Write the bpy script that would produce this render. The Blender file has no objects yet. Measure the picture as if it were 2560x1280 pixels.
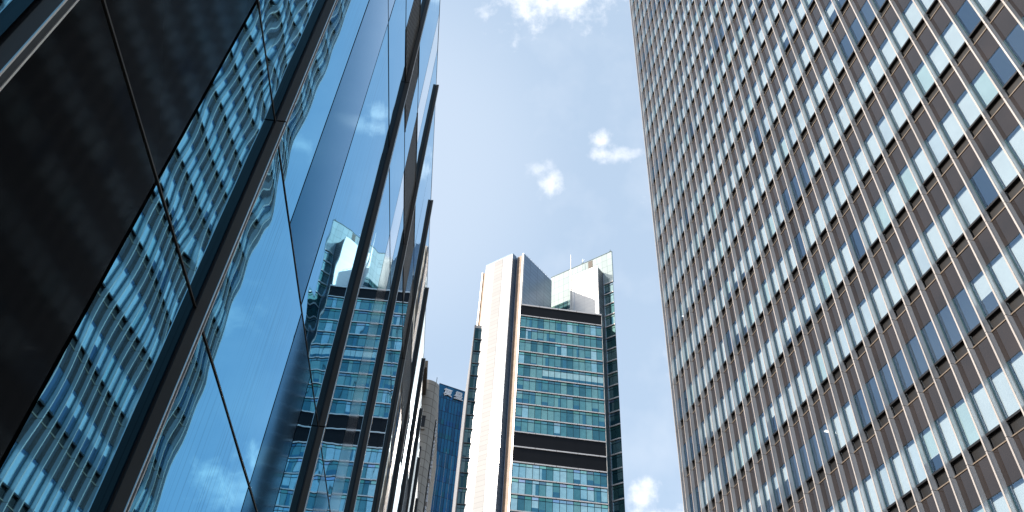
import bpy, math, random
import numpy as np
from mathutils import Vector, Matrix

# ------------------------------------------------------------------ camera
R = math.radians
sc = bpy.context.scene
CAMZ = 1.6
PITCH, ROLL, HEAD = 0.7533064, 0.0692545, 0.0630133   # tilt up, roll, heading right of the podium front
FPX = 1926.642
def _frame():
    cr, sr = math.cos(ROLL), math.sin(ROLL)
    up = np.array([sr * math.cos(PITCH), -cr * math.cos(PITCH), math.sin(PITCH)])
    rt0 = np.array([cr, sr, 0])
    fw0 = np.array([-sr * math.sin(PITCH), cr * math.sin(PITCH), math.cos(PITCH)])
    a = -HEAD
    y = math.cos(a) * fw0 + math.sin(a) * rt0
    x = math.cos(a) * rt0 - math.sin(a) * fw0
    y = y - (y @ up) * up; y /= np.linalg.norm(y)
    x = np.cross(y, up)
    if x[0] < 0: x = -x
    return np.array([x, y, up])          # world = M @ cam (cam: x right, y down, z forward)
MC = _frame()
cam_d = bpy.data.cameras.new('camera'); cam = bpy.data.objects.new('camera', cam_d)
sc.collection.objects.link(cam); sc.camera = cam
cam_d.sensor_width = 36.0; cam_d.lens = FPX / 2560 * 36.0
cam_d.clip_start = 0.05; cam_d.clip_end = 12000
right, upv, back = MC @ np.array([1., 0, 0]), MC @ np.array([0, -1., 0]), MC @ np.array([0, 0, -1.])
mw = Matrix.Identity(4)
for i in range(3):
    mw[i][0], mw[i][1], mw[i][2] = right[i], upv[i], back[i]
mw[2][3] = CAMZ
cam.matrix_world = mw
def project(P):
    c = MC.T @ (np.asarray(P, float) - np.array([0, 0, CAMZ]))
    return 1280 + FPX * c[0] / c[2], 640 + FPX * c[1] / c[2], c[2]
def skydir(px, py):
    d = MC @ np.array([px - 1280, py - 640, FPX]); return d / np.linalg.norm(d)

# ------------------------------------------------------------------ sun, sky, exposure
SUN_AZ, SUN_EL = R(-98.5), R(29)          # azimuth from +Y towards +X
sunv = Vector((math.sin(SUN_AZ) * math.cos(SUN_EL), math.cos(SUN_AZ) * math.cos(SUN_EL), math.sin(SUN_EL)))
sl = bpy.data.lights.new('sun', 'SUN'); so = bpy.data.objects.new('sun', sl); sc.collection.objects.link(so)
sl.energy = 3.8; sl.angle = R(0.5); sl.color = (1.0, 0.90, 0.79)
so.rotation_euler = sunv.to_track_quat('Z', 'Y').to_euler(); so.location = (-60, 10, 90)
sc.view_settings.view_transform = 'Standard'; sc.view_settings.look = 'None'
sc.view_settings.exposure = 0.85; sc.view_settings.gamma = 1.0
w = bpy.data.worlds.new('World'); sc.world = w; w.use_nodes = True
nt = w.node_tree; nt.nodes.clear()
def wn(t, **k):
    n = nt.nodes.new(t)
    for a, b in k.items(): setattr(n, a, b)
    return n
out = wn('ShaderNodeOutputWorld'); bg = wn('ShaderNodeBackground'); sky = wn('ShaderNodeTexSky')
sky.sky_type = 'NISHITA'; sky.sun_disc = False; sky.sun_elevation = SUN_EL; sky.sun_rotation = SUN_AZ
sky.air_density = 1.0; sky.dust_density = 3.2; sky.ozone_density = 1.6; sky.altitude = 20
bg.inputs[1].default_value = 0.10
tc = wn('ShaderNodeTexCoord')
def wm(op, a, b=None, c=None, clamp=False):
    n = wn('ShaderNodeMath', operation=op); n.use_clamp = clamp
    for i, v in enumerate((a, b, c)):
        if v is None: continue
        if isinstance(v, (int, float)): n.inputs[i].default_value = v
        else: nt.links.new(v, n.inputs[i])
    return n.outputs[0]
def wnoise(scale, det, rough=0.55):
    n = wn('ShaderNodeTexNoise'); n.inputs['Scale'].default_value = scale
    n.inputs['Detail'].default_value = det; n.inputs['Roughness'].default_value = rough
    nt.links.new(tc.outputs['Generated'], n.inputs['Vector']); return n.outputs['Fac']
n_big, n_mid = wnoise(34, 10, 0.62), wnoise(9, 4)
CLOUDS = [  # pixel of the 2560 frame the cloud stands at, angular radii (across, up), thickness
    ((1390, -70), (0.140, 0.105), 1.15), ((1420, 5), (0.095, 0.062), 1.1), ((1320, -20), (0.07, 0.034), 0.95), ((1505, 350), (0.022, 0.024), 0.9),
    ((1550, 392), (0.045, 0.014), 0.62), ((1500, 385), (0.026, 0.020), 0.85), ((1350, 425), (0.026, 0.020), 0.55), ((1378, 462), (0.026, 0.028), 0.85), ((1612, 1225), (0.036, 0.036), 0.95),
    ((1640, 1330), (0.085, 0.045), 1.1), ((1560, 1345), (0.06, 0.03), 0.9), ((1651, 474), (0.050, 0.030), 0.52), ((1750, 900), (0.07, 0.05), 0.4)]
dens = None
for (px, py), (ra, rb), th in CLOUDS:
    d = skydir(px, py); e1 = np.cross(d, [0, 0, 1.]); e1 /= np.linalg.norm(e1); e2 = np.cross(e1, d)
    s1 = wn('ShaderNodeVectorMath', operation='DOT_PRODUCT'); nt.links.new(tc.outputs['Generated'], s1.inputs[0]); s1.inputs[1].default_value = tuple(e1 / ra)
    s2 = wn('ShaderNodeVectorMath', operation='DOT_PRODUCT'); nt.links.new(tc.outputs['Generated'], s2.inputs[0]); s2.inputs[1].default_value = tuple(e2 / rb)
    s3 = wn('ShaderNodeVectorMath', operation='DOT_PRODUCT'); nt.links.new(tc.outputs['Generated'], s3.inputs[0]); s3.inputs[1].default_value = tuple(d)
    rr = wm('SQRT', wm('ADD', wm('MULTIPLY', s1.outputs['Value'], s1.outputs['Value']), wm('MULTIPLY', s2.outputs['Value'], s2.outputs['Value'])))
    f = wm('MULTIPLY', wm('SUBTRACT', 1.0, rr), wm('GREATER_THAN', s3.outputs['Value'], 0.0))
    f = wm('ADD', wm('ADD', f, -0.30), wm('MULTIPLY', wm('SUBTRACT', n_big, 0.5), 2.3))
    ss = wn('ShaderNodeMapRange', interpolation_type='SMOOTHSTEP'); nt.links.new(f, ss.inputs[0]); ss.inputs[1].default_value = -0.05; ss.inputs[2].default_value = 1.15
    ss.inputs[3].default_value = 0.0; ss.inputs[4].default_value = th * 0.9
    f = wm('MULTIPLY', ss.outputs[0], wm('LESS_THAN', rr, 1.6))
    dens = f if dens is None else wm('MAXIMUM', dens, f)
veil = wm('MULTIPLY', wm('MAXIMUM', wm('SUBTRACT', n_mid, 0.48), 0.0), 0.45)
d_ = skydir(960, 420)          # broad thin veil towards the sun
vd = wn('ShaderNodeVectorMath', operation='DOT_PRODUCT'); nt.links.new(tc.outputs['Generated'], vd.inputs[0]); vd.inputs[1].default_value = tuple(d_)
vm = wn('ShaderNodeMapRange', interpolation_type='SMOOTHSTEP'); nt.links.new(vd.outputs['Value'], vm.inputs[0]); vm.inputs[1].default_value = 0.965; vm.inputs[2].default_value = 1.0; vm.inputs[4].default_value = 0.13
dens = wm('MAXIMUM', wm('ADD', dens, wm('MULTIPLY', vm.outputs[0], wm('SUBTRACT', 1.0, dens))), veil, clamp=True)
# thin summer haze in the air whitens the sky
hz = wn('ShaderNodeMix', data_type='RGBA'); hz.inputs['Factor'].default_value = 0.62
nt.links.new(sky.outputs[0], hz.inputs[6]); hz.inputs[7].default_value = (4.2, 5.3, 6.6, 1)
mx = wn('ShaderNodeMix', data_type='RGBA'); nt.links.new(dens, mx.inputs['Factor'])
nt.links.new(hz.outputs[2], mx.inputs[6]); mx.inputs[7].default_value = (8.2, 8.15, 8.2, 1)
nt.links.new(mx.outputs[2], bg.inputs[0]); nt.links.new(bg.outputs[0], out.inputs[0])
sc.cycles.max_bounces = 8; sc.cycles.glossy_bounces = 5; sc.cycles.transparent_max_bounces = 12
sc.cycles.transmission_bounces = 4; sc.cycles.caustics_reflective = False; sc.cycles.caustics_refractive = False
sc.cycles.sample_clamp_indirect = 6.0

# ------------------------------------------------------------------ materials
class NT:
    def __init__(s, name):
        s.m = bpy.data.materials.new(name); s.m.use_nodes = True; s.t = s.m.node_tree
        s.b = s.t.nodes['Principled BSDF']; s.o = s.t.nodes['Material Output']
    def n(s, t, **k):
        x = s.t.nodes.new(t)
        for a, b in k.items(): setattr(x, a, b)
        return x
    def l(s, a, b): s.t.links.new(a, b)
    def math(s, op, a, b=None, c=None, clamp=False):
        x = s.n('ShaderNodeMath', operation=op); x.use_clamp = clamp
        for i, v in enumerate((a, b, c)):
            if v is None: continue
            if isinstance(v, (int, float)): x.inputs[i].default_value = v
            else: s.l(v, x.inputs[i])
        return x.outputs[0]
    def mix(s, f, a, b):
        x = s.n('ShaderNodeMix', data_type='RGBA')
        for sock, v in ((x.inputs['Factor'], f), (x.inputs[6], a), (x.inputs[7], b)):
            if isinstance(v, (int, float)): sock.default_value = v
            elif isinstance(v, tuple): sock.default_value = (*v, 1) if len(v) == 3 else v
            else: s.l(v, sock)
        return x.outputs[2]
    def noise(s, scale, det=3, stretch=None, coord='Object'):
        tcn = s.n('ShaderNodeTexCoord'); x = s.n('ShaderNodeTexNoise'); src = tcn.outputs[coord]
        if stretch:
            mp = s.n('ShaderNodeMapping'); mp.inputs['Scale'].default_value = stretch; s.l(src, mp.inputs[0]); src = mp.outputs[0]
        s.l(src, x.inputs['Vector']); x.inputs['Scale'].default_value = scale; x.inputs['Detail'].default_value = det
        return x.outputs['Fac']
def surf(name, col, rough=0.5, metal=0.0, var=0.12, vscale=0.8, spec=0.5, stretch=None, roughvar=0.0):
    k = NT(name); b = k.b
    f = k.noise(vscale, 4, stretch)
    f2 = k.math('MULTIPLY', k.math('SUBTRACT', f, 0.5), 2 * var)
    lo = tuple(max(0, c * (1 - var * 1.6)) for c in col); hi = tuple(min(1, c * (1 + var * 1.6)) for c in col)
    k.l(k.mix(k.math('MULTIPLY_ADD', k.math('SUBTRACT', f, 0.5), 1.8, 0.5, clamp=True), lo, hi), b.inputs['Base Color'])
    b.inputs['Metallic'].default_value = metal; b.inputs['Specular IOR Level'].default_value = spec
    if roughvar: k.l(k.math('MULTIPLY_ADD', f, roughvar * 2, rough - roughvar), b.inputs['Roughness'])
    else: b.inputs['Roughness'].default_value = rough
    return k.m
def panelled(name, col, du, dv, joint=0.03, jcol=(0.2, 0.2, 0.2), rough=0.5, metal=0.0, var=0.1, spec=0.5, stain=0.15, offset=0.0):
    """cladding panels laid out in metres along the wall (UV), thin joints and panel-to-panel tone"""
    k = NT(name); b = k.b
    uv = k.n('ShaderNodeUVMap'); sp = k.n('ShaderNodeSeparateXYZ'); k.l(uv.outputs[0], sp.inputs[0])
    v = k.math('DIVIDE', sp.outputs[1], dv); row = k.math('FLOOR', v)
    u = k.math('DIVIDE', sp.outputs[0], du)
    if offset: u = k.math('MULTIPLY_ADD', k.math('MODULO', row, 2.0), offset, u)
    fu, fv = k.math('FRACT', u), k.math('FRACT', v)
    j = k.math('MAXIMUM', k.math('LESS_THAN', k.math('PINGPONG', fu, 0.5), joint / du), k.math('LESS_THAN', k.math('PINGPONG', fv, 0.5), joint / dv))
    cmb = k.n('ShaderNodeCombineXYZ'); k.l(k.math('FLOOR', u), cmb.inputs[0]); k.l(row, cmb.inputs[1])
    wnz = k.n('ShaderNodeTexWhiteNoise', noise_dimensions='2D'); k.l(cmb.outputs[0], wnz.inputs['Vector'])
    t = k.mix(wnz.outputs['Value'], tuple(c * (1 - var) for c in col), tuple(min(1, c * (1 + var)) for c in col))
    st = k.noise(0.35, 5, (1, 1, 0.25))
    t = k.mix(k.math('MULTIPLY', k.math('SUBTRACT', st, 0.45, clamp=True), stain * 4), t, tuple(c * 0.6 for c in col))
    t = k.mix(j, t, jcol)
    k.l(t, b.inputs['Base Color']); b.inputs['Roughness'].default_value = rough; b.inputs['Metallic'].default_value = metal
    b.inputs['Specular IOR Level'].default_value = spec
    return k.m
def toned(name, metal, rough, spec=0.5, tint=(1, 1, 1)):
    """colour of every pane comes from what hangs behind it, on the crown also from painted-in shade (face attribute 'tone')"""
    k = NT(name); b = k.b
    a = k.n('ShaderNodeAttribute', attribute_name='tone')
    f = k.noise(1.1, 3)
    mu = k.n('ShaderNodeMix', data_type='RGBA', blend_type='MULTIPLY'); mu.inputs['Factor'].default_value = 1.0
    k.l(a.outputs['Color'], mu.inputs[6]); k.l(k.mix(f, (0.62, 0.66, 0.68), (1.1, 1.08, 1.06)), mu.inputs[7]); k.l(mu.outputs[2], b.inputs['Base Color'])
    b.inputs['Metallic'].default_value = metal; b.inputs['Roughness'].default_value = rough; b.inputs['Specular IOR Level'].default_value = spec
    return k.m
def clear_glass(name, trans, refl, base=0.1, rough=0.0):
    k = NT(name); k.t.nodes.remove(k.b)
    tr = k.n('ShaderNodeBsdfTransparent'); tr.inputs[0].default_value = (*trans, 1)
    gl = k.n('ShaderNodeBsdfGlossy'); gl.inputs['Color'].default_value = (*refl, 1); gl.inputs['Roughness'].default_value = rough
    lw = k.n('ShaderNodeLayerWeight'); lw.inputs['Blend'].default_value = 0.25
    mxs = k.n('ShaderNodeMixShader'); k.l(k.math('MULTIPLY_ADD', lw.outputs['Fresnel'], 0.85, base, clamp=True), mxs.inputs[0])
    k.l(tr.outputs[0], mxs.inputs[1]); k.l(gl.outputs[0], mxs.inputs[2]); k.l(mxs.outputs[0], k.o.inputs[0])
    return k.m
def mirror_glass(name, col):
    k = NT(name); b = k.b
    # rain-washed dust: thin vertical streaks that dull the coating
    f = k.noise(1.0, 2, (55, 55, 0.22)); g = k.noise(0.8, 2)
    st = k.math('MULTIPLY', k.math('GREATER_THAN', f, 0.57), k.math('MULTIPLY_ADD', g, 2.6, -0.95, clamp=True))
    k.l(k.mix(k.math('MULTIPLY', st, 0.5), col, (0.02, 0.05, 0.08)), b.inputs['Base Color'])
    b.inputs['Metallic'].default_value = 1.0; b.inputs['Roughness'].default_value = 0.012
    b.inputs['Specular Tint'].default_value = (0.62, 0.86, 1, 1)
    return k.m
def edge_metal(name, rough):
    """near-black coated sheet: dark when faced, a bluish mirror at grazing angles"""
    k = NT(name); k.t.nodes.remove(k.b)
    df = k.n('ShaderNodeBsdfDiffuse'); df.inputs[0].default_value = (0.0125, 0.0125, 0.013, 1)
    gl = k.n('ShaderNodeBsdfGlossy'); f = k.noise(0.8, 4); k.l(k.math('MULTIPLY_ADD', f, 0.06, rough - 0.03), gl.inputs['Roughness'])
    lw = k.n('ShaderNodeLayerWeight'); lw.inputs['Blend'].default_value = 0.5
    fc = k.math('POWER', lw.outputs['Facing'], 8.0)
    cr = k.n('ShaderNodeValToRGB'); k.l(fc, cr.inputs[0]); e = cr.color_ramp.elements
    e[0].position, e[0].color = 0.0, (0.75, 0.8, 0.85, 1); e[1].position, e[1].color = 0.45, (1, 1, 1, 1)
    x = e.new(0.03); x.color = (0.4, 0.62, 0.85, 1); x = e.new(0.09); x.color = (0.14, 0.58, 1, 1)
    k.l(cr.outputs[0], gl.inputs['Color'])
    ms = k.n('ShaderNodeMixShader'); k.l(k.math('MULTIPLY_ADD', fc, 2.5, 0.001, clamp=True), ms.inputs[0])
    k.l(df.outputs[0], ms.inputs[1]); k.l(gl.outputs[0], ms.inputs[2]); k.l(ms.outputs[0], k.o.inputs[0]); return k.m
M = dict(
    podium_glass=mirror_glass('podium mirror glass', (0.165, 0.425, 0.62)),
    podium_panel=edge_metal('satin dark panel', 0.06),
    podium_fin=surf('bronze anodised fin', (0.085, 0.073, 0.062), 0.5, 0.1, 0.25, 3.0, spec=0.25, stretch=(1, 1, 0.15)),
    podium_trim=surf('bright metal edge', (0.72, 0.66, 0.60), 0.28, 0.9, 0.1, 3.0),
    gasket=surf('black gasket', (0.006, 0.006, 0.007), 0.5, 0, 0.2, 2.0),
    podium_core=surf('dark podium core', (0.012, 0.012, 0.013), 0.7, 0, 0.2, 1.0),
    louvre=surf('bronze louvre', (0.034, 0.024, 0.017), 0.45, 0.3, 0.25, 2.0, stretch=(1, 1, 0.3)),
    fin=surf('silver aluminium fin', (0.83, 0.84, 0.85), 0.28, 0.3, 0.10, 1.2, stretch=(1, 1, 0.2)),
    fin_cap=surf('warm fin edge cap', (0.40, 0.365, 0.34), 0.45, 0.2, 0.12, 1.2, stretch=(1, 1, 0.2)),
    joint=surf('dark fin joint', (0.07, 0.065, 0.06), 0.6, 0, 0.1, 2.0),
    spandrel=surf('brown spandrel panel', (0.0205, 0.0148, 0.0122), 0.06, 0.0, 0.25, 0.5, 0.66, roughvar=0.03),
    recess=surf('dark recess panel', (0.007, 0.006, 0.0055), 0.4, 0.0, 0.2, 1.0),
    lip=surf('tan metal lip', (0.20, 0.155, 0.115), 0.45, 0.3, 0.15, 2.0),
    frame=surf('black window frame', (0.012, 0.012, 0.014), 0.4, 0.3, 0.2, 2.0),
    office_glass=clear_glass('office glass', (0.88, 0.94, 0.95), (0.50, 0.74, 1.0), 0.20),
    blind=surf('roller blind', (0.52, 0.57, 0.60), 0.85, 0, 0.06, 0.6),
    blind_teal=surf('green roller blind', (0.38, 0.49, 0.50), 0.85, 0, 0.08, 0.6),
    blind_pale=surf('pale grey blind', (0.44, 0.50, 0.55), 0.85, 0, 0.08, 0.6),
    interior=surf('office interior', (0.18, 0.27, 0.38), 0.8, 0, 0.3, 0.3),
    slab=surf('ceiling slab', (0.45, 0.48, 0.52), 0.8, 0, 0.05, 0.4),
    white=panelled('white metal cladding', (0.60, 0.60, 0.595), 3.4, 1.33, 0.025, (0.36, 0.34, 0.32), 0.62, 0.0, 0.03, stain=0.06),
    white_strip=panelled('pale glazed strip', (0.33, 0.335, 0.34), 3.2, 1.33, 0.06, (0.23, 0.23, 0.24), 0.6, 0.0, 0.06, stain=0.05),
    trim_white=surf('white trim', (0.80, 0.76, 0.70), 0.4, 0.2, 0.06, 0.5),
    tan=panelled('tan stone', (0.31, 0.205, 0.135), 2.0, 1.33, 0.05, (0.24, 0.17, 0.12), 0.55, 0, 0.16),
    slate=panelled('grey blue metal cladding', (0.17, 0.24, 0.32), 3.6, 1.33, 0.05, (0.05, 0.08, 0.12), 0.3, 0.5, 0.07),
    band=panelled('black louvre band', (0.006, 0.0065, 0.009), 1.61, 40, 0.02, (0.007, 0.007, 0.009), 0.55, 0, 0.1, spec=0.2, stain=0.02),
    sill=panelled('white sill', (0.78, 0.73, 0.70), 5.2, 50, 0.05, (0.2, 0.15, 0.15), 0.45, 0.1, 0.03, stain=0.2),
    teal=toned('teal curtain glass', 0.85, 0.06),
    mullion=surf('dark teal mullion', (0.015, 0.05, 0.065), 0.35, 0.4, 0.2, 1.0),
    crown=panelled('fritted crown glass', (0.47, 0.55, 0.54), 1.75, 2.6, 0.04, (0.18, 0.24, 0.24), 0.12, 0.25, 0.08, stain=0.05),
    shaft=panelled('white crown panels', (0.72, 0.71, 0.69), 4.4, 1.33, 0.03, (0.58, 0.57, 0.56), 0.35, 0.3, 0.03, stain=0.06),
    grille=panelled('grey grille', (0.16, 0.17, 0.18), 3.0, 0.9, 0.16, (0.05, 0.055, 0.06), 0.45, 0.4, 0.2),
    gap=surf('dark teal recess', (0.04, 0.07, 0.08), 0.35, 0.3, 0.2, 0.5),
    roof=surf('grey roof', (0.2, 0.2, 0.2), 0.8, 0, 0.2, 0.3),
    pipe=surf('pale metal pipe', (0.62, 0.68, 0.76), 0.3, 0.6, 0.05, 1.0),
    stripes=panelled('grey striped side wall', (0.40, 0.39, 0.38), 60, 2.0, 0.34, (0.18, 0.17, 0.17), 0.5, 0.1, 0.1),
    blue=toned('blue curtain glass', 0.55, 0.08),
    blue_line=surf('pale blue mullion', (0.30, 0.36, 0.42), 0.4, 0.4, 0.1, 1.0),
    navy=surf('navy mullion', (0.008, 0.03, 0.08), 0.4, 0.3, 0.1, 1.0),
    sign=surf('white sign letter', (0.93, 0.91, 0.91), 0.5, 0, 0.03, 1.0),
    concrete=panelled('weathered stone panels', (0.44, 0.38, 0.315), 2.4, 1.45, 0.05, (0.15, 0.125, 0.10), 0.75, 0, 0.10, stain=0.35),
    dark_stone=surf('brown soffit', (0.10, 0.08, 0.06), 0.6, 0, 0.25, 0.6),
    asphalt=surf('asphalt', (0.07, 0.07, 0.07), 0.85, 0, 0.25, 0.8),
    paving=panelled('pavement slabs', (0.26, 0.25, 0.235), 0.6, 0.6, 0.008, (0.12, 0.12, 0.11), 0.8, 0, 0.12),
    paint=surf('white road paint', (0.7, 0.7, 0.68), 0.7, 0, 0.15, 3.0),
)
c_ = M['white'].node_tree.nodes['Principled BSDF']; c_.inputs['Coat Weight'].default_value = 0.45; c_.inputs['Coat Roughness'].default_value = 0.12
k = NT('ceiling lamp'); k.b.inputs['Emission Color'].default_value = (1, 0.98, 0.95, 1); k.b.inputs['Emission Strength'].default_value = 1.6; M['lamp'] = k.m

# ------------------------------------------------------------------ mesh helpers
class Frame:
    """wall frame: s along the wall, n outwards, z up"""
    def __init__(s, o, d, nrm):
        s.o = np.array([o[0], o[1], CAMZ]); s.d = np.array([d[0], d[1], 0.]); s.n = np.array([nrm[0], nrm[1], 0.])
        s.flip = np.cross(s.d, s.n)[2] > 0
    def __call__(s, a, b, z):
        p = s.o + a * s.d + b * s.n; return (p[0], p[1], p[2] + z)
class MB:
    def __init__(s): s.v = []; s.f = []; s.m = []; s.uv = []; s.mats = []; s.tone = []
    def mi(s, m):
        if m not in s.mats: s.mats.append(m)
        return s.mats.index(m)
    def quad(s, p, m, uv=None, tone=(1, 1, 1)):
        i = len(s.v); s.v += [tuple(q) for q in p]; s.f.append(tuple(range(i, i + len(p)))); s.m.append(s.mi(m))
        s.uv += uv if uv else [(0, 0)] * len(p); s.tone += [(*tone, 1)] * len(p)
    def panel(s, F, s0, s1, n, z0, z1, m, tone=(1, 1, 1)):
        p = [F(s0, n, z0), F(s1, n, z0), F(s1, n, z1), F(s0, n, z1)]; uv = [(s0, z0), (s1, z0), (s1, z1), (s0, z1)]
        if F.flip: p.reverse(); uv.reverse()
        s.quad(p, m, uv, tone)
    def box(s, F, s0, s1, n0, n1, z0, z1, m, tone=(1, 1, 1)):
        c = lambda a, b, z: F(a, b, z)
        fs = [([(s0, n1, z0), (s1, n1, z0), (s1, n1, z1), (s0, n1, z1)], 0, 2), ([(s1, n0, z0), (s0, n0, z0), (s0, n0, z1), (s1, n0, z1)], 0, 2),
              ([(s1, n1, z0), (s1, n0, z0), (s1, n0, z1), (s1, n1, z1)], 1, 2), ([(s0, n0, z0), (s0, n1, z0), (s0, n1, z1), (s0, n0, z1)], 1, 2),
              ([(s0, n1, z1), (s1, n1, z1), (s1, n0, z1), (s0, n0, z1)], 0, 1), ([(s0, n0, z0), (s1, n0, z0), (s1, n1, z0), (s0, n1, z0)], 0, 1)]
        for q, i, j in fs:
            p = [F(*x) for x in q]; uv = [(x[i], x[j]) for x in q]
            if F.flip: p.reverse(); uv.reverse()
            s.quad(p, m, uv, tone)
    def prism(s, pts, z0, z1, m):
        """vertical prism over a footprint given counter-clockwise"""
        n = len(pts); a = 0.0
        for i in range(n):
            p, q = pts[i], pts[(i + 1) % n]; L = math.hypot(q[0] - p[0], q[1] - p[1])
            s.quad([(p[0], p[1], z0), (q[0], q[1], z0), (q[0], q[1], z1), (p[0], p[1], z1)], m, [(a, z0), (a + L, z0), (a + L, z1), (a, z1)]); a += L
        s.quad([(p[0], p[1], z1) for p in pts], m, [(p[0], p[1]) for p in pts])
        s.quad([(p[0], p[1], z0) for p in reversed(pts)], m, [(p[0], p[1]) for p in reversed(pts)])
    def add(s, o):
        i = len(s.v); s.v += o.v; s.f += [tuple(x + i for x in f) for f in o.f]; s.uv += o.uv; s.tone += o.tone
        s.m += [s.mi(o.mats[x]) for x in o.m]
    def area(s):
        P = [project(p) for p in s.v]
        if not P or min(p[2] for p in P) < 0.3: 
            P = [p for p in P if p[2] >= 0.3]
            if len(P) < 3: return 0.0
        x0, x1 = max(0, min(p[0] for p in P)), min(2560, max(p[0] for p in P)); y0, y1 = max(0, min(p[1] for p in P)), min(1280, max(p[1] for p in P))
        return max(0, x1 - x0) * max(0, y1 - y0)
    def build(s, name, parent=None, smooth=False):
        me = bpy.data.meshes.new(name); me.from_pydata(s.v, [], s.f)
        for m in s.mats: me.materials.append(M[m])
        me.polygons.foreach_set('material_index', s.m)
        u = me.uv_layers.new(name='UVMap'); u.data.foreach_set('uv', np.array(s.uv, np.float32).ravel())
        a = me.color_attributes.new('tone', 'FLOAT_COLOR', 'CORNER'); a.data.foreach_set('color', np.array(s.tone, np.float32).ravel())
        if smooth: me.polygons.foreach_set('use_smooth', [True] * len(s.f))
        me.update()
        o = bpy.data.objects.new(name, me); sc.collection.objects.link(o)
        if parent: o.parent = parent; o.matrix_parent_inverse = parent.matrix_world.inverted()
        return o
def thing(name, label, cat, loc):
    o = bpy.data.objects.new(name, None); sc.collection.objects.link(o); o.location = loc; o.empty_display_size = 2
    o['label'] = label; o['category'] = cat; bpy.context.view_layer.update(); return o
def structure(o): o['kind'] = 'structure'; return o
def emit(items, name, parent, most=100, subs=None):
    """one object per repeat for those that show largest, the rest as one mass"""
    order = sorted(range(len(items)), key=lambda i: -items[i].area()); made = {}
    for i in order[:most]: made[i] = items[i].build(name, parent)
    rest = order[most:]
    if rest:
        b = MB()
        for i in rest: b.add(items[i])
        o = b.build(name + '_field', parent); o['kind'] = 'stuff'
    return made, rest

random.seed(7); rng = np.random.default_rng(5)

# ------------------------------------------------------------------ ground
XY = Frame((0, 0), (1, 0), (0, 1))
b = MB(); b.quad([(-6000, -6000, 0), (6000, -6000, 0), (6000, 6000, 0), (-6000, 6000, 0)], 'asphalt', [(-6000, -6000), (6000, -6000), (6000, 6000), (-6000, 6000)])
structure(b.build('ground'))
b = MB(); b.box(XY, -1.2, 3.4, -14, 44, -CAMZ - 0.02 + 0.024, -CAMZ + 0.13, 'paving'); structure(b.build('pavement'))

# ------------------------------------------------------------------ podium with mirror glass (left)
A = 1.2
pod = thing('glass_building', 'low building at left with mirror glass panes, black metal panels and slim bronze fins', 'building', (-1.2, 16, 0))
FP = Frame((-A, 0), (0, 1), (1, 0))                 # s = world y, n = world x + A
FINS = [-4.38, -1.70, 0.965, 2.32, 5.08, 7.70, 10.38, 13.02, 15.70, 18.0, 20.68, 23.36, 26.04]
WTOP, U0, U1 = 11.0, -4.38, 26.04
SEAMS = [-1.333, -0.35, 1.74, 2.86, 6.10, 7.22, 8.45, 11.0]
MID = {(-4.38, -1.70): [-3.0, -2.4], (-1.70, 0.965): [-1.0, -0.36], (0.965, 2.32): [1.694], (2.32, 5.08): [3.0, 3.68], (5.08, 7.70): [6.35, 6.98], (7.70, 10.38): [9.09],
       (10.38, 13.02): [11.72, 12.35], (13.02, 15.70): [14.36], (15.70, 18.0): [16.4, 17.0], (18.0, 20.68): [19.3], (20.68, 23.36): [22.0, 22.6], (23.36, 26.04): [24.7]}
METAL = {(-3.0, -2.4), (-1.0, -0.36), (0.965, 1.694), (3.0, 3.68), (6.35, 6.98), (11.72, 12.35), (16.4, 17.0), (22.0, 22.6)}
LOUV = {(2.32, 5.08): [4.41], (5.08, 7.70): [5.79, 6.38], (7.70, 10.38): [9.0, 9.7], (10.38, 13.02): [], (13.02, 15.70): [14.3], (15.70, 18.0): [], (18.0, 20.68): [19.3], (20.68, 23.36): [], (23.36, 26.04): [24.7]}
LOUVCELL = {(4.41, 5.08), (5.08, 5.79), (6.38, 7.70), (7.70, 9.0), (9.7, 10.38), (10.38, 13.02), (13.02, 14.3), (15.70, 18.0), (19.3, 20.68), (20.68, 23.36)}
LOW = {(2.32, 5.08): [3.74, 4.41], (5.08, 7.70): [5.66, 6.33], (7.70, 10.38): [9.75]}   # the two lower storeys shift their panels
METAL |= {(3.74, 4.41), (5.66, 6.33)}
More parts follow.
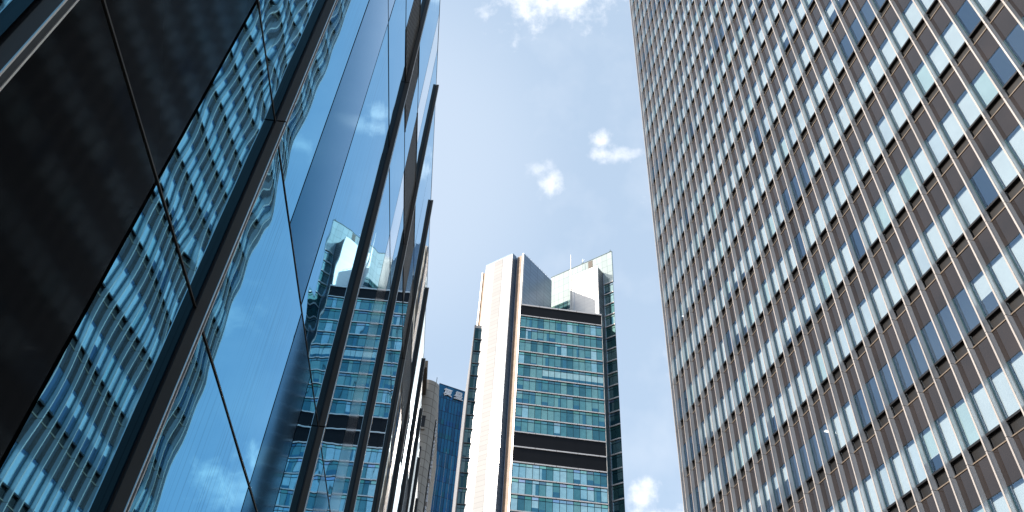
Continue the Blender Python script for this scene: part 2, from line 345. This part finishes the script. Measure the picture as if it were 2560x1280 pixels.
def wave_pane(y0, y1, z0, z1, amp):
    """one sheet of heat-strengthened glass: rippled a fraction of a millimetre, pulled in at its edges"""
    Wd, H = y1 - y0, z1 - z0
    nx, nz = max(6, int(Wd / 0.045)), max(8, int(H / 0.045))
    nx, nz = min(nx, 46), min(nz, 90)
    p = np.linspace(0, Wd, nx + 1); q = np.linspace(0, H, nz + 1); P, Q = np.meshgrid(p, q)
    ed = np.minimum(Q, H - Q); es = np.minimum(P, Wd - P)
    edge = np.exp(-ed / 0.30) + 0.35 * np.exp(-es / 0.12)
    h = np.zeros_like(P)
    for _ in range(5):
        lam = rng.uniform(0.28, 0.62); th = rng.normal(math.pi / 2, 0.55); kx, kz = 2 * math.pi / lam * math.cos(th), 2 * math.pi / lam * math.sin(th)
        h += rng.uniform(0.5, 1.0) * (lam / 0.4) * np.sin(kx * P + kz * Q + rng.uniform(0, 6.28)) * (0.10 + 1.0 * edge)
    for _ in range(2):
        lam = rng.uniform(0.9, 1.9); th = rng.uniform(0, 3.14)
        h += 1.2 * np.sin(2 * math.pi / lam * (math.cos(th) * P + math.sin(th) * Q) + rng.uniform(0, 6.28))
    h = h * 0.00011 * amp
    tp, tq = rng.normal(0, 0.0004), rng.normal(0, 0.0006)
    h += tp * (P - Wd / 2) + tq * (Q - H / 2) - 0.0035
    v = np.stack([-A + h, y0 + P, CAMZ + z0 + Q], -1).reshape(-1, 3)
    idx = np.arange((nx + 1) * (nz + 1)).reshape(nz + 1, nx + 1)
    f = np.stack([idx[:-1, :-1], idx[:-1, 1:], idx[1:, 1:], idx[1:, :-1]], -1).reshape(-1, 4)
    return v, f
def pane_obj(name, y0, y1, z0, z1, mat, amp):
    v, f = wave_pane(y0, y1, z0, z1, amp)
    me = bpy.data.meshes.new(name); me.from_pydata(v.tolist(), [], f.tolist()); me.materials.append(M[mat])
    me.polygons.foreach_set('use_smooth', [True] * len(f)); me.update()
    o = bpy.data.objects.new(name, me); sc.collection.objects.link(o); o.parent = pod; o.matrix_parent_inverse = pod.matrix_world.inverted(); return o
b = MB(); b.box(FP, U0 * A - 3, U1 * A, -22, -0.05, -CAMZ, WTOP * A - 0.03, 'podium_core'); b.build('wall', pod)
b = MB(); b.box(FP, U0 * A - 3, U1 * A, -0.3, 0.0, WTOP * A - 0.028, WTOP * A + 0.02, 'podium_fin'); b.build('coping', pod)
cells = []
for (fa, fb), mid in MID.items():
    for bi in range(len(SEAMS) - 1):
        w0, w1 = SEAMS[bi], SEAMS[bi + 1]
        lines = [fa] + (LOUV.get((fa, fb), mid) if bi == 5 else LOW.get((fa, fb), mid) if bi <= 2 else mid) + [fb]
        for a0, a1 in zip(lines[:-1], lines[1:]):
            kind = 'glass_pane'
            if bi == 5 and (a0, a1) in LOUVCELL: kind = 'louvre'
            elif bi != 5 and (a0, a1) in METAL: kind = 'metal_panel'
            cells.append((a0, a1, w0, w1, kind))
g = 0.011
panes, masses = [], {}
for a0, a1, w0, w1, kind in cells:
    y0, y1 = a0 * A + (0.024 if a0 in FINS else g), a1 * A - (0.024 if a1 in FINS else g); z0, z1 = w0 * A + g * 1.2, w1 * A - g * 1.2
    if kind == 'louvre':
        b = MB(); n = max(2, int((y1 - y0) / 0.085)); st = (y1 - y0) / n
        for i in range(n): b.box(FP, y0 + i * st + 0.02, y0 + (i + 1) * st - 0.012, -0.05, -0.004, z0, z1, 'louvre')
        b.box(FP, y0, y1, -0.004, 0.006, z0, z0 + 0.03, 'louvre'); b.box(FP, y0, y1, -0.004, 0.006, z1 - 0.03, z1, 'louvre')
        b.build('louvre', pod)
    else:
        t = MB(); t.panel(FP, y0, y1, 0, z0, z1, 'podium_glass'); panes.append((t.area(), kind, y0, y1, z0, z1))
panes.sort(key=lambda r: -r[0]); cnt = {}
for ar, kind, y0, y1, z0, z1 in panes:
    cnt[kind] = cnt.get(kind, 0) + 1
    mat = 'podium_glass' if kind == 'glass_pane' else 'podium_panel'
    if cnt[kind] <= 99: pane_obj(kind, y0, y1, z0, z1, mat, (2.1 if y0 < 4.4 else 1.5) if kind == 'glass_pane' else 0.25)
    else: masses.setdefault(kind, MB()).panel(FP, y0, y1, -0.003, z0, z1, mat)
for kind, mb in masses.items(): o = mb.build(kind + '_field', pod); o['kind'] = 'stuff'
for ws in SEAMS[1:-1]:
    b = MB(); b.box(FP, U0 * A, U1 * A, -0.05, -0.012, ws * A - g, ws * A + g, 'gasket')
    b.box(FP, U0 * A, U1 * A, -0.012, 0.001, ws * A - 0.0035, ws * A + 0.0035, 'podium_fin'); b.build('seam_strip', pod)
D = 0.054
for fu in FINS:
    y = fu * A; b = MB(); segs = [-1.333, 2.86, 7.22, WTOP]
    for z0, z1 in zip(segs[:-1], segs[1:]):
        z0, z1 = z0 * A + 0.006, z1 * A - 0.006
        if z0 < -1.2: z0 = -CAMZ + 0.15
        b.box(FP, y - 0.014, y + 0.018, 0.006, D, z0, z1, 'podium_fin')
        b.box(FP, y - 0.009, y + 0.013, D, D + 0.0015, z0, z1, 'gasket'); b.box(FP, y - 0.015, y - 0.009, D, D + 0.004, z0, z1, 'podium_trim'); b.box(FP, y + 0.013, y + 0.019, D, D + 0.004, z0, z1, 'podium_trim')
    b.box(FP, y - 0.010, y + 0.016, -0.05, 0.006, -CAMZ + 0.15, WTOP * A - 0.03, 'gasket')
    b.build('fin', pod)

# ------------------------------------------------------------------ office tower with vertical fins (right)
TH = -0.1144277; P0 = (0.328 * 52, 52.0)
FR = Frame(P0, (-math.sin(TH), -math.cos(TH)), (-math.cos(TH), math.sin(TH)))   # s grows towards the camera
NB, BW, FH, JZ = 46, 1.1265, 4.0735, 15.66
tow = thing('office_tower', 'tall office tower at right with silver vertical fins and brown spandrels over roller blinds', 'building', FR(25, 0, -CAMZ))
KR = range(-4, 22); SE = 0.56 + NB * BW; ZT = JZ + 22 * FH
GD = 0.27
fins = []
for j in range(-1, NB + 1):
    s = 0.56 + j * BW if j >= 0 else 0.04
    b = MB(); prev = -CAMZ
    for kk in list(KR) + [22]:
        zj = JZ + kk * FH
        b.box(FR, s, s + 0.07, -GD - 0.02, -0.02, prev, zj - 0.012, 'fin'); b.box(FR, s - 0.003, s + 0.073, -0.02, 0.0, prev, zj - 0.012, 'fin_cap')
        b.box(FR, s + 0.008, s + 0.067, -GD - 0.02, -0.012, zj - 0.012, zj + 0.012, 'joint'); prev = zj + 0.012
    b.box(FR, s, s + 0.075, -GD - 0.02, 0.0, prev, prev + 1.2, 'fin')
    b.build('fin', tow)
wins, spans, sills, blinds, lamps = [], [], [], [], []
rowmode = {kk: random.choice([0.1, 0.1, 0.2, 0.3, 0.45]) for kk in KR}
for kk in KR:
    z = JZ + kk * FH; zg0, zg1, zl = z + 0.76, z + 2.66, z + 0.06
    run = 0
    for j in range(-1, NB):
        s0 = (0.56 + j * BW if j >= 0 else 0.04) + 0.078; s1 = 0.56 + (j + 1) * BW - 0.003
        if s1 - s0 < 0.2: continue
        b = MB()
        b.panel(FR, s0, s1, -GD + 0.005, zg0, zg1 - 0.03, 'office_glass')
        b.box(FR, s0, s1, -GD - 0.06, -GD + 0.02, zg1 - 0.03, zg1, 'frame')
        b.box(FR, s0, s1, -GD - 0.15, -GD + 0.02, zg0 - 0.09, zg0, 'frame')
        b.box(FR, s0, s0 + 0.06, -GD - 0.06, -GD + 0.012, zg0, zg1 - 0.03, 'mullion'); b.box(FR, s1 - 0.03, s1, -GD - 0.06, -GD + 0.012, zg0, zg1 - 0.03, 'frame')
        wins.append(b)
        b = MB(); b.box(FR, s0, s1, -GD - 0.05, -GD, zg1 + 0.004, z + FH + 0.02, 'spandrel'); spans.append(b)
        b = MB(); b.box(FR, s0, s1, -GD - 0.18, -GD - 0.14, zl, zg0 - 0.09, 'recess'); b.box(FR, s0, s1, -GD - 0.14, -GD + 0.03, zl - 0.035, zl + 0.012, 'lip'); sills.append(b)
        # blind behind the pane
        if run > 0: run -= 1
        else:
            r = random.random(); rm = rowmode[kk]
            mode = 'full' if r > rm + 0.08 else ('part' if r > 0.08 * (1 if rm > 0.2 else 0.4) + rm * 0.35 else 'open'); run = random.choice([0, 0, 1, 2, 3])
            drop0 = random.uniform(0.45, 0.8)
        t = MB(); dr = 1.0 if mode == 'full' else (0.0 if mode == 'open' else min(0.9, max(0.25, drop0 + random.uniform(-0.06, 0.06))))
        if dr > 0:
            zb = zg1 + 0.25 - (zg1 - zg0 + 0.30) * dr
            bn = -GD - 0.13 - random.uniform(0, 0.03)
            t.panel(FR, s0 - 0.02, s1 + 0.05, bn, zb, zg1 + 0.25, random.choices(['blind', 'blind_teal', 'blind_pale'], [0.66, 0.14, 0.20])[0])
            t.box(FR, s0 - 0.02, s1 + 0.05, bn - 0.015, bn + 0.008, zb - 0.03, zb, 'blind')
        elif random.random() < 0.16 and s1 - s0 > 0.9:
            lamps.append((s0, zg1 + 0.45))
        blinds.append(t)
made, rest = emit(wins, 'window', tow)
for i, o in made.items():
    if blinds[i].f: blinds[i].build('blind', o)
b = MB()
for i in rest: b.add(blinds[i])
o = b.build('blind_field', tow); o['kind'] = 'stuff'
emit(spans, 'spandrel_panel', tow); emit(sills, 'recessed_sill', tow)
for kk in KR:
    z = JZ + kk * FH
    b = MB(); b.box(FR, 0.3, SE, -9.0, -GD - 0.31, z + 3.20, z + FH + 0.45, 'slab'); b.build('floor_slab', tow)
b = MB(); b.box(FR, 0.3, SE, -28, -9.0, -CAMZ, ZT + 0.6, 'interior'); b.box(FR, 0.06, 0.3, -28, -GD - 0.02, -CAMZ, ZT + 0.6, 'spandrel'); b.box(FR, SE, SE + 0.25, -28, -GD - 0.02, -CAMZ, ZT + 0.6, 'spandrel')
b.build('core_wall', tow)
b = MB(); b.box(FR, 0.0, SE + 0.3, -28, -0.5, ZT + 0.6, ZT + 1.0, 'roof'); b.build('roof', tow)
b = MB(); b.box(FR, -0.55, 0.0, -22, -0.6, -CAMZ, 35.0, 'navy')
for r in range(9):
    b.box(FR, -0.56, 0.0, -21, -0.58, 35.0 - r * FH - 1.2, 35.0 - r * FH - 1.05, 'slate')
b.build('end_bay', tow)
for s0, z in lamps[:60]:
    b = MB(); b.box(FR, s0 + 0.2, s0 + 0.36, -2.0, -1.2, z + 0.055, z + 0.088, 'lamp'); b.build('ceiling_lamp', tow)

# ------------------------------------------------------------------ centre tower
ctr = thing('white_tower', 'tall tower in the centre with white cladding, teal ribbon windows and a slanted glass crown', 'building', (20, 172, 0))
O = (13.77, 164.3); E1, N1 = (0.736, -0.677), (-0.677, -0.736); E2 = (0.677, 0.736)
FW = Frame(O, E1, N1)
ZW = 156.1; BOT = -CAMZ
b = MB(); b.box(FW, -12.9, -2.9, -0.25, 1.5, BOT, ZW, 'white'); b.build('white_wall', ctr)
b = MB(); b.box(FW, -9.56, -6.45, 1.5, 1.56, BOT, ZW - 0.2, 'white_strip'); b.build('pale_strip', ctr)
b = MB(); b.box(FW, -2.9, -2.86, -0.64, 1.46, BOT, ZW - 0.05, 'slate'); b.build('return_wall', ctr)
b = MB(); b.box(FW, -12.86, -2.94, -0.3, 1.52, ZW, ZW + 0.35, 'slate'); b.build('coping', ctr)
b = MB(); b.box(FW, -15.1, -12.92, -0.6, -0.2, BOT, ZW - 0.6, 'tan'); b.build('stone_strip', ctr)
b = MB(); b.box(FW, -2.35, -0.42, -0.6, -0.2, BOT, ZW - 0.4, 'tan'); b.build('stone_strip', ctr)
b = MB(); b.box(FW, -15.5, -15.1, -0.7, 0.1, BOT, ZW - 0.3, 'trim_white'); b.build('edge_trim', ctr)
b = MB(); b.box(FW, -0.42, 0.0, -0.5, 0.06, BOT, ZW, 'trim_white'); b.build('edge_trim', ctr)
b = MB(); b.box(FW, -2.86, -2.35, -0.9, -0.7, BOT, ZW - 0.5, 'gap'); b.box(FW, -2.66, -2.42, -0.66, -0.40, BOT, ZW - 0.1, 'pipe'); b.build('corner_pipe', ctr)
b = MB(); b.box(FW, -15.48, -0.04, -14.7, -0.65, BOT, ZW - 0.7, 'slate'); b.build('core_wall', ctr)
FB = Frame(O, E2, (0.736, -0.677))                   # blue-grey flank running back from the corner
b = MB(); b.box(FB, 0.02, 14.7, -0.6, -0.02, 128, ZW, 'slate'); b.build('flank_wall', ctr)
b = MB(); b.box(FB, 5.9, 8.2, -6.5, -4.6, ZW - 1, ZW + 1.1, 'trim_white'); b.box(FB, 5.8, 8.3, -6.6, -4.5, ZW + 1.1, ZW + 1.35, 'gap'); b.build('roof_box', ctr)
# glazed chamfer
ga = R(1.8); FG = Frame((13.85, 164.3), (math.cos(ga), math.sin(ga)), (math.sin(ga), -math.cos(ga)))
GW = 22.6; Z0 = 132.6
TC = lambda l: [(a * 0.98, b * 0.93, c * 0.80) for a, b, c in l]
TEAL = TC([(0.16, 0.42, 0.50), (0.20, 0.47, 0.54), (0.25, 0.52, 0.58), (0.13, 0.36, 0.45), (0.09, 0.27, 0.36), (0.30, 0.58, 0.62)])
PALE = [(0.52, 0.80, 0.80), (0.60, 0.84, 0.82), (0.45, 0.74, 0.77)]
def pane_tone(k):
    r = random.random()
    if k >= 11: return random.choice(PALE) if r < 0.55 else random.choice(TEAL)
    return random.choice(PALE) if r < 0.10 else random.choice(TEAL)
def ribbon(F, L, npane, z, h, k, parent, sillw=0.28, dark=0, sm='sill'):
    """one storey of ribbon window: sill below, panes with a transom, mullions"""
    b = MB(); pw = L / npane; zb, zt, ztr = z + sillw / 2, z + h - sillw / 2, z + h - sillw / 2 - 0.82
    for i in range(npane):
        t = pane_tone(k)
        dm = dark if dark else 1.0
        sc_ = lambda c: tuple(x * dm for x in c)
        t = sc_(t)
        a0, a1 = i * pw + 0.03, (i + 1) * pw - 0.03
        tt = tuple(c * random.uniform(0.8, 1.15) for c in t)
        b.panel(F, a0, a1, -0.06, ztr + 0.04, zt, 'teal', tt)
        mode = random.random()
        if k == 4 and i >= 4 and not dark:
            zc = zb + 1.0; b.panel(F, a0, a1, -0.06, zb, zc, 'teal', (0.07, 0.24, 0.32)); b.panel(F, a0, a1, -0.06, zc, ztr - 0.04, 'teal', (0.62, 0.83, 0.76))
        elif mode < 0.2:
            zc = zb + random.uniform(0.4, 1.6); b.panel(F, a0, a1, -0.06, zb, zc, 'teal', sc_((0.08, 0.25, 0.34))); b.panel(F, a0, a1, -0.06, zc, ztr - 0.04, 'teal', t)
        elif mode < 0.32:
            ac = a0 + (a1 - a0) * random.uniform(0.3, 0.7); b.panel(F, a0, ac, -0.06, zb, ztr - 0.04, 'teal', t); b.panel(F, ac, a1, -0.06, zb, ztr - 0.04, 'teal', sc_((0.10, 0.30, 0.38)))
        else: b.panel(F, a0, a1, -0.06, zb, ztr - 0.04, 'teal', t)
    b.box(F, 0, L, -0.06, 0.0, ztr - 0.06, ztr + 0.06, 'mullion')
    for i in range(npane + 1):
        x = min(max(i * pw, 0.055), L - 0.055); b.box(F, x - 0.055, x + 0.055, -0.06, 0.004, zb, ztr - 0.06, 'mullion'); b.box(F, x - 0.055, x + 0.055, -0.06, 0.004, ztr + 0.06, zt, 'mullion')
    o = b.build('ribbon_window', parent)
    s = MB(); s.box(F, 0, L, -0.1, 0.22, z - sillw / 2, z + sillw / 2, sm); s.build('sill', o)
    return o
for kk in range(0, 33):
    z = Z0 - 4.0 * (kk + 1)
    if kk in (9, 10):
        b = MB(); b.box(FG, 0, GW, -0.1, 0.02, z + 0.16, z + 3.86, 'band'); o = b.build('dark_band', ctr)
        s = MB(); s.box(FG, 0, GW, -0.1, 0.24, z - 0.16, z + 0.16, 'sill'); s.build('sill', o)
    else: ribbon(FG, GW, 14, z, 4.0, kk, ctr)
b = MB(); b.box(FG, 0, GW, -0.1, 0.02, Z0 + 0.16, Z0 + 3.55, 'band'); o = b.build('dark_band', ctr)
s = MB(); s.box(FG, 0, GW, -0.1, 0.24, Z0 - 0.14, Z0 + 0.14, 'sill'); s.build('sill', o)
s = MB(); s.box(FG, -0.02, GW + 0.1, -0.8, 0.2, Z0 + 3.55, Z0 + 4.0, 'sill'); s.build('coping', ctr)
for x in (1.2, 10.5, 12.1, 14.3): 
    s = MB(); s.box(FG, x, x + 0.9, -0.9, -0.3, Z0 + 4.0, Z0 + 4.35, 'gap'); s.build('roof_vent', ctr)
s = MB(); s.box(FG, GW, GW + 0.12, -0.3, 0.1, BOT, Z0 + 3.5, 'trim_white'); s.build('edge_trim', ctr)
b = MB(); b.prism([(14.1, 164.7), (36.3, 165.4), (38.7, 170.2), (40.5, 168.4), (41.0, 174), (30, 192), (14, 186)], 0, Z0 + 3.6 + CAMZ, 'gap'); b.build('body_wall', ctr)
# right wing, crown screen, white shaft
FC = Frame((40.9, 167.4), (-0.736, 0.677), N1)        # s runs left along the wing and crown
for kk in range(0, 38):
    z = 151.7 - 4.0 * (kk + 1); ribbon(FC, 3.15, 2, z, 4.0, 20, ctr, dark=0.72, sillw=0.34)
s = MB(); s.box(FC, 0, 3.15, -0.1, 0.22, 151.55, 151.87, 'sill'); s.build('sill', ctr)
b = MB(); b.box(FC, 0, 22.3, -0.5, 0.0, 151.9, 163.9, 'crown'); b.box(FC, 3.2, 22.3, -0.5, 0.0, 134, 151.9, 'crown'); b.build('crown_screen', ctr)
b = MB(); b.box(FC, 0, 22.3, -0.55, 0.06, 163.9, 164.1, 'gap'); b.build('crown_coping', ctr)
b = MB(); b.box(FC, 6.8, 8.4, 0.0, 0.06, 160.4, 163.6, 'dark_stone'); b.build('access_panel', ctr)
for kk in range(4):
    ribbon(Frame((40.9 - 0.736 * 12.9 - 0.677 * 0.12, 167.4 + 0.677 * 12.9 - 0.736 * 0.12), (-0.736, 0.677), N1), 9.3, 6, 151.7 - 4.0 * (kk + 1), 4.0, 20, ctr, dark=0.42, sillw=0.34)  # darkened pane tone stands in for the white block's shadow on the crown
FS = Frame((36.0, 167.0), (-0.736, 0.677), N1)
b = MB(); b.box(FS, 0, 9.1, -3.5, 0.0, 128, 156.9, 'shaft'); b.build('roof_shaft', ctr)
b = MB(); b.box(FS, -0.12, 0.0, -3.5, -0.45, BOT, 156.5, 'grille'); b.build('grille', ctr)
b = MB(); b.box(FS, -0.30, 0.0, -0.42, 0.02, 128, 156.9, 'trim_white'); b.box(FS, -0.32, -0.02, -3.9, -3.52, BOT, 156.0, 'pipe'); b.build('edge_trim', ctr)
b = MB(); b.box(FS, 8.9, 9.35, -0.1, 0.2, 137, 159.5, 'trim_white'); b.box(FS, 9.05, 9.17, 0.0, 0.12, 159.5, 166.0, 'trim_white'); b.build('antenna_mast', ctr)
b = MB(); b.box(FS, 7.9, 8.0, 0.02, 0.12, 136.5, 158.5, 'pipe'); b.build('antenna_mast', ctr)
b = MB(); b.box(FC, 0.3, 0.9, -0.4, -0.1, 164.1, 164.5, 'gap'); b.box(FC, 0.55, 0.63, -0.3, -0.2, 164.5, 165.2, 'gap'); b.build('roof_light', ctr)
for q in range(12):
    b = MB(); b.box(FB, 1.0 + q * 1.1, 1.06 + q * 1.1, -0.5, -0.44, ZW, ZW + 1.0, 'pipe')
    if q < 11: b.box(FB, 1.06 + q * 1.1, 2.1 + q * 1.1, -0.49, -0.45, ZW + 0.94, ZW + 1.0, 'pipe')
    b.build('roof_rail', ctr)
b = MB(); b.box(FC, 10.2, 10.9, -0.45, -0.1, 164.1, 164.7, 'gap'); b.box(FC, 10.5, 10.6, -0.4, -0.3, 164.7, 166.4, 'pipe'); b.box(FC, 9.9, 11.1, -0.38, -0.32, 165.7, 165.8, 'pipe'); b.build('aerial', ctr)
b = MB(); b.box(FW, -9.0, -7.2, -6, -4, ZW - 0.8, ZW + 0.9, 'grille'); b.build('roof_box', ctr)
# left wing: striped side wall and narrow window front
FL = Frame((1.72, 171.5), (1, 0), (0, -1)); FLS = Frame((1.72, 171.5), (-0.012, 1), (-1, -0.012))
b = MB(); b.box(FLS, 0, 40, -12, 0, BOT, 133.2, 'stripes'); b.build('side_wing', ctr)
for kk in range(0, 33):
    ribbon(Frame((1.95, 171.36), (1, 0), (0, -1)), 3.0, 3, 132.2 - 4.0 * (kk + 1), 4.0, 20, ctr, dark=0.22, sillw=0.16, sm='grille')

# ------------------------------------------------------------------ blue glass tower with sign
blu = thing('blue_tower', 'distant blue glass tower with white Chinese letters below its roof edge', 'building', (4, 246, 0))
ba = R(22); FBL = Frame((-8.1, 240), (math.cos(ba), math.sin(ba)), (math.sin(ba), -math.cos(ba)))
ZB = 157.8
b = MB(); b.box(FBL, 0.02, 32, -24, -0.06, BOT, ZB - 0.1, 'navy'); b.build('core_wall', blu)
b = MB(); b.box(FBL, 0, 32, -1.0, 0.05, ZB - 0.1, ZB + 0.15, 'navy'); b.build('coping', blu)
CW, CH = 1.16, 5.3; bl_items = []
for r in range(0, 30):
    zt = ZB - 0.15 - r * CH; zb = max(BOT, zt - CH)
    b = MB()
    for c in range(20):
        tone = random.choice([(0.007, 0.10, 0.20), (0.009, 0.115, 0.23), (0.007, 0.085, 0.175), (0.014, 0.135, 0.255)]); tone2 = tuple(x * random.uniform(0.75, 1.1) for x in tone)
        b.panel(FBL, c * CW, (c + 1) * CW, -0.02, zb + 1.9, zt, 'blue', tone); b.panel(FBL, c * CW, (c + 1) * CW, -0.02, zb, zb + 1.9, 'blue', tone2)
    b.box(FBL, 0, 20 * CW, -0.02, 0.03, zb - 0.06, zb + 0.06, 'navy')
    if r == 9: b.box(FBL, 9 * CW + 0.1, 10 * CW - 0.1, -0.02, 0.02, zb + 0.4, zt - 2.2, 'band')
    b.build('glazing_row', blu)
for c in range(21):
    b = MB(); m = 'blue_line' if c % 4 in (1, 3) and c > 2 else 'navy'
    b.box(FBL, c * CW - 0.05, c * CW + 0.05, 0.0, 0.10, BOT, ZB - (4.4 if m == 'navy' else 28 - (c % 3) * 1.0), m)
    if m == 'blue_line': b.box(FBL, c * CW - 0.05, c * CW + 0.05, 0.0, 0.10, ZB - 28 + (c % 3), ZB - 4.4, 'navy')
    b.build('mullion', blu)
def stroke(b, F, x0, y0, x1, y1, wd, ox, oz, sx, sz):
    dx, dy = (x1 - x0) * sx, (y1 - y0) * sz; L = math.hypot(dx, dy); px, py = -dy / L * wd / 2, dx / L * wd / 2
    q = [(x0 * sx + px, y0 * sz + py), (x0 * sx - px, y0 * sz - py), (x1 * sx - px, y1 * sz - py), (x1 * sx + px, y1 * sz + py)]
    fr = [F(ox + x, 0.55, oz + z) for x, z in q]; bk = [F(ox + x, 0.12, oz + z) for x, z in q]
    b.quad(fr[::-1], 'sign'); b.quad(bk, 'sign')
    for i in range(4): j = (i + 1) % 4; b.quad([fr[i], fr[j], bk[j], bk[i]], 'sign')
FU = [(.30, 1.0, .12, .78), (.22, .90, .95, .90), (.25, .78, .25, .42), (.25, .78, .82, .78), (.82, .78, .82, .42), (.25, .60, .82, .60), (.25, .43, .82, .43),
      (.40, .42, .10, .20), (.36, .31, .80, .31), (.80, .31, .15, .0), (.35, .28, .95, .0)]
XING = [(.25, 1.0, .25, .60), (.25, 1.0, .80, 1.0), (.80, 1.0, .80, .60), (.25, .80, .80, .80), (.25, .60, .80, .60), (.22, .58, .05, .32), (.16, .43, .92, .43), (.20, .22, .85, .22), (.02, 0.0, 1.0, 0.0), (.53, .58, .53, 0.0)]
for strokes, ox in ((FU, 1.65), (XING, 6.0)):
    b = MB()
    for st in strokes: stroke(b, FBL, *st, 0.31, ox, 153.55, 3.7, 2.85)
    b.build('sign_letter', blu)
FBS = Frame((-8.1, 240), (-math.sin(ba), math.cos(ba)), (-math.cos(ba), -math.sin(ba)))
for i in range(4):
    b = MB(); x = 1.0 + i * 4.4
    for q in ((0, 2.9), (0.9, 2.2), (1.9, 2.7), (2.9, 2.0)): b.box(FBS, x + q[0], x + q[0] + 0.5, 0.12, 0.55, 156.4 - q[1], 156.4, 'sign')
    for q in (0.2, 1.4, 2.5): b.box(FBS, x, x + 3.4, 0.2, 0.6, 156.3 - q - 0.2, 156.3 - q + 0.1, 'sign')
    b.build('sign_letter', blu)

# ------------------------------------------------------------------ stone building between podium and blue tower
con = thing('stone_building', 'weathered beige stone building with a rounded corner beyond the mirror glass facade', 'building', (-12, 125, 0))
ZC = 77.5; b = MB(); pts = [(-34, 150), (-34, 117)]
rc = 2.2; cx, cy = -4.0 - rc, 117 + rc
pts += [(cx + rc * math.sin(t), cy - rc * math.cos(t)) for t in np.linspace(0, math.pi / 2, 12)] + [(-3.4, 150)]
b.prism(pts, 0, ZC + CAMZ, 'concrete'); b.build('wall', con)
FCN = Frame((0, 117), (1, 0), (0, -1))
for zc in np.arange(ZC - 7.4, 4, -5.9):
    for xw in (-8.7, -11.6, -14.5):
        b = MB(); b.box(FCN, xw + 2.3 if xw > -9 else xw, xw + 3.15 if xw > -9 else xw + 1.7, -0.1, 0.04, zc - 2.4, zc, 'frame'); b.box(FCN, (xw + 2.3 if xw > -9 else xw) - 0.1, xw + 3.25 if xw > -9 else xw + 1.8, 0.0, 0.3, zc - 2.75, zc - 2.4, 'concrete'); b.build('window', con)
b = MB(); b.box(Frame((0, 0), (1, 0), (0, 1)), -26, -6.1, 108.5, 117.2, 74.2, 75.6, 'dark_stone'); b.build('canopy', con)
b = MB(); b.box(FCN, -4.7, -4.6, -3, -2.9, ZC, ZC + 2.6, 'frame'); b.build('roof_rod', con)
FCE = Frame((-3.9, 121), (0, 1), (1, 0))
for i in range(9):
    z1 = ZC - 5.5 - i * 4.0
    b = MB(); b.box(FCE, 0, 6.0, 0.0, 0.12, z1 - 3.4, z1, 'frame')
    for q in range(5): b.box(FCE, 0.2 + random.uniform(0, .3), 1.4 + random.uniform(0, 3), 0.12, 0.24 + random.uniform(0.04, 0.22), z1 - 0.68 * (q + 1) + 0.1, z1 - 0.68 * q - random.uniform(0.02, 0.2), 'sign')
    b.build('sign_board', con)
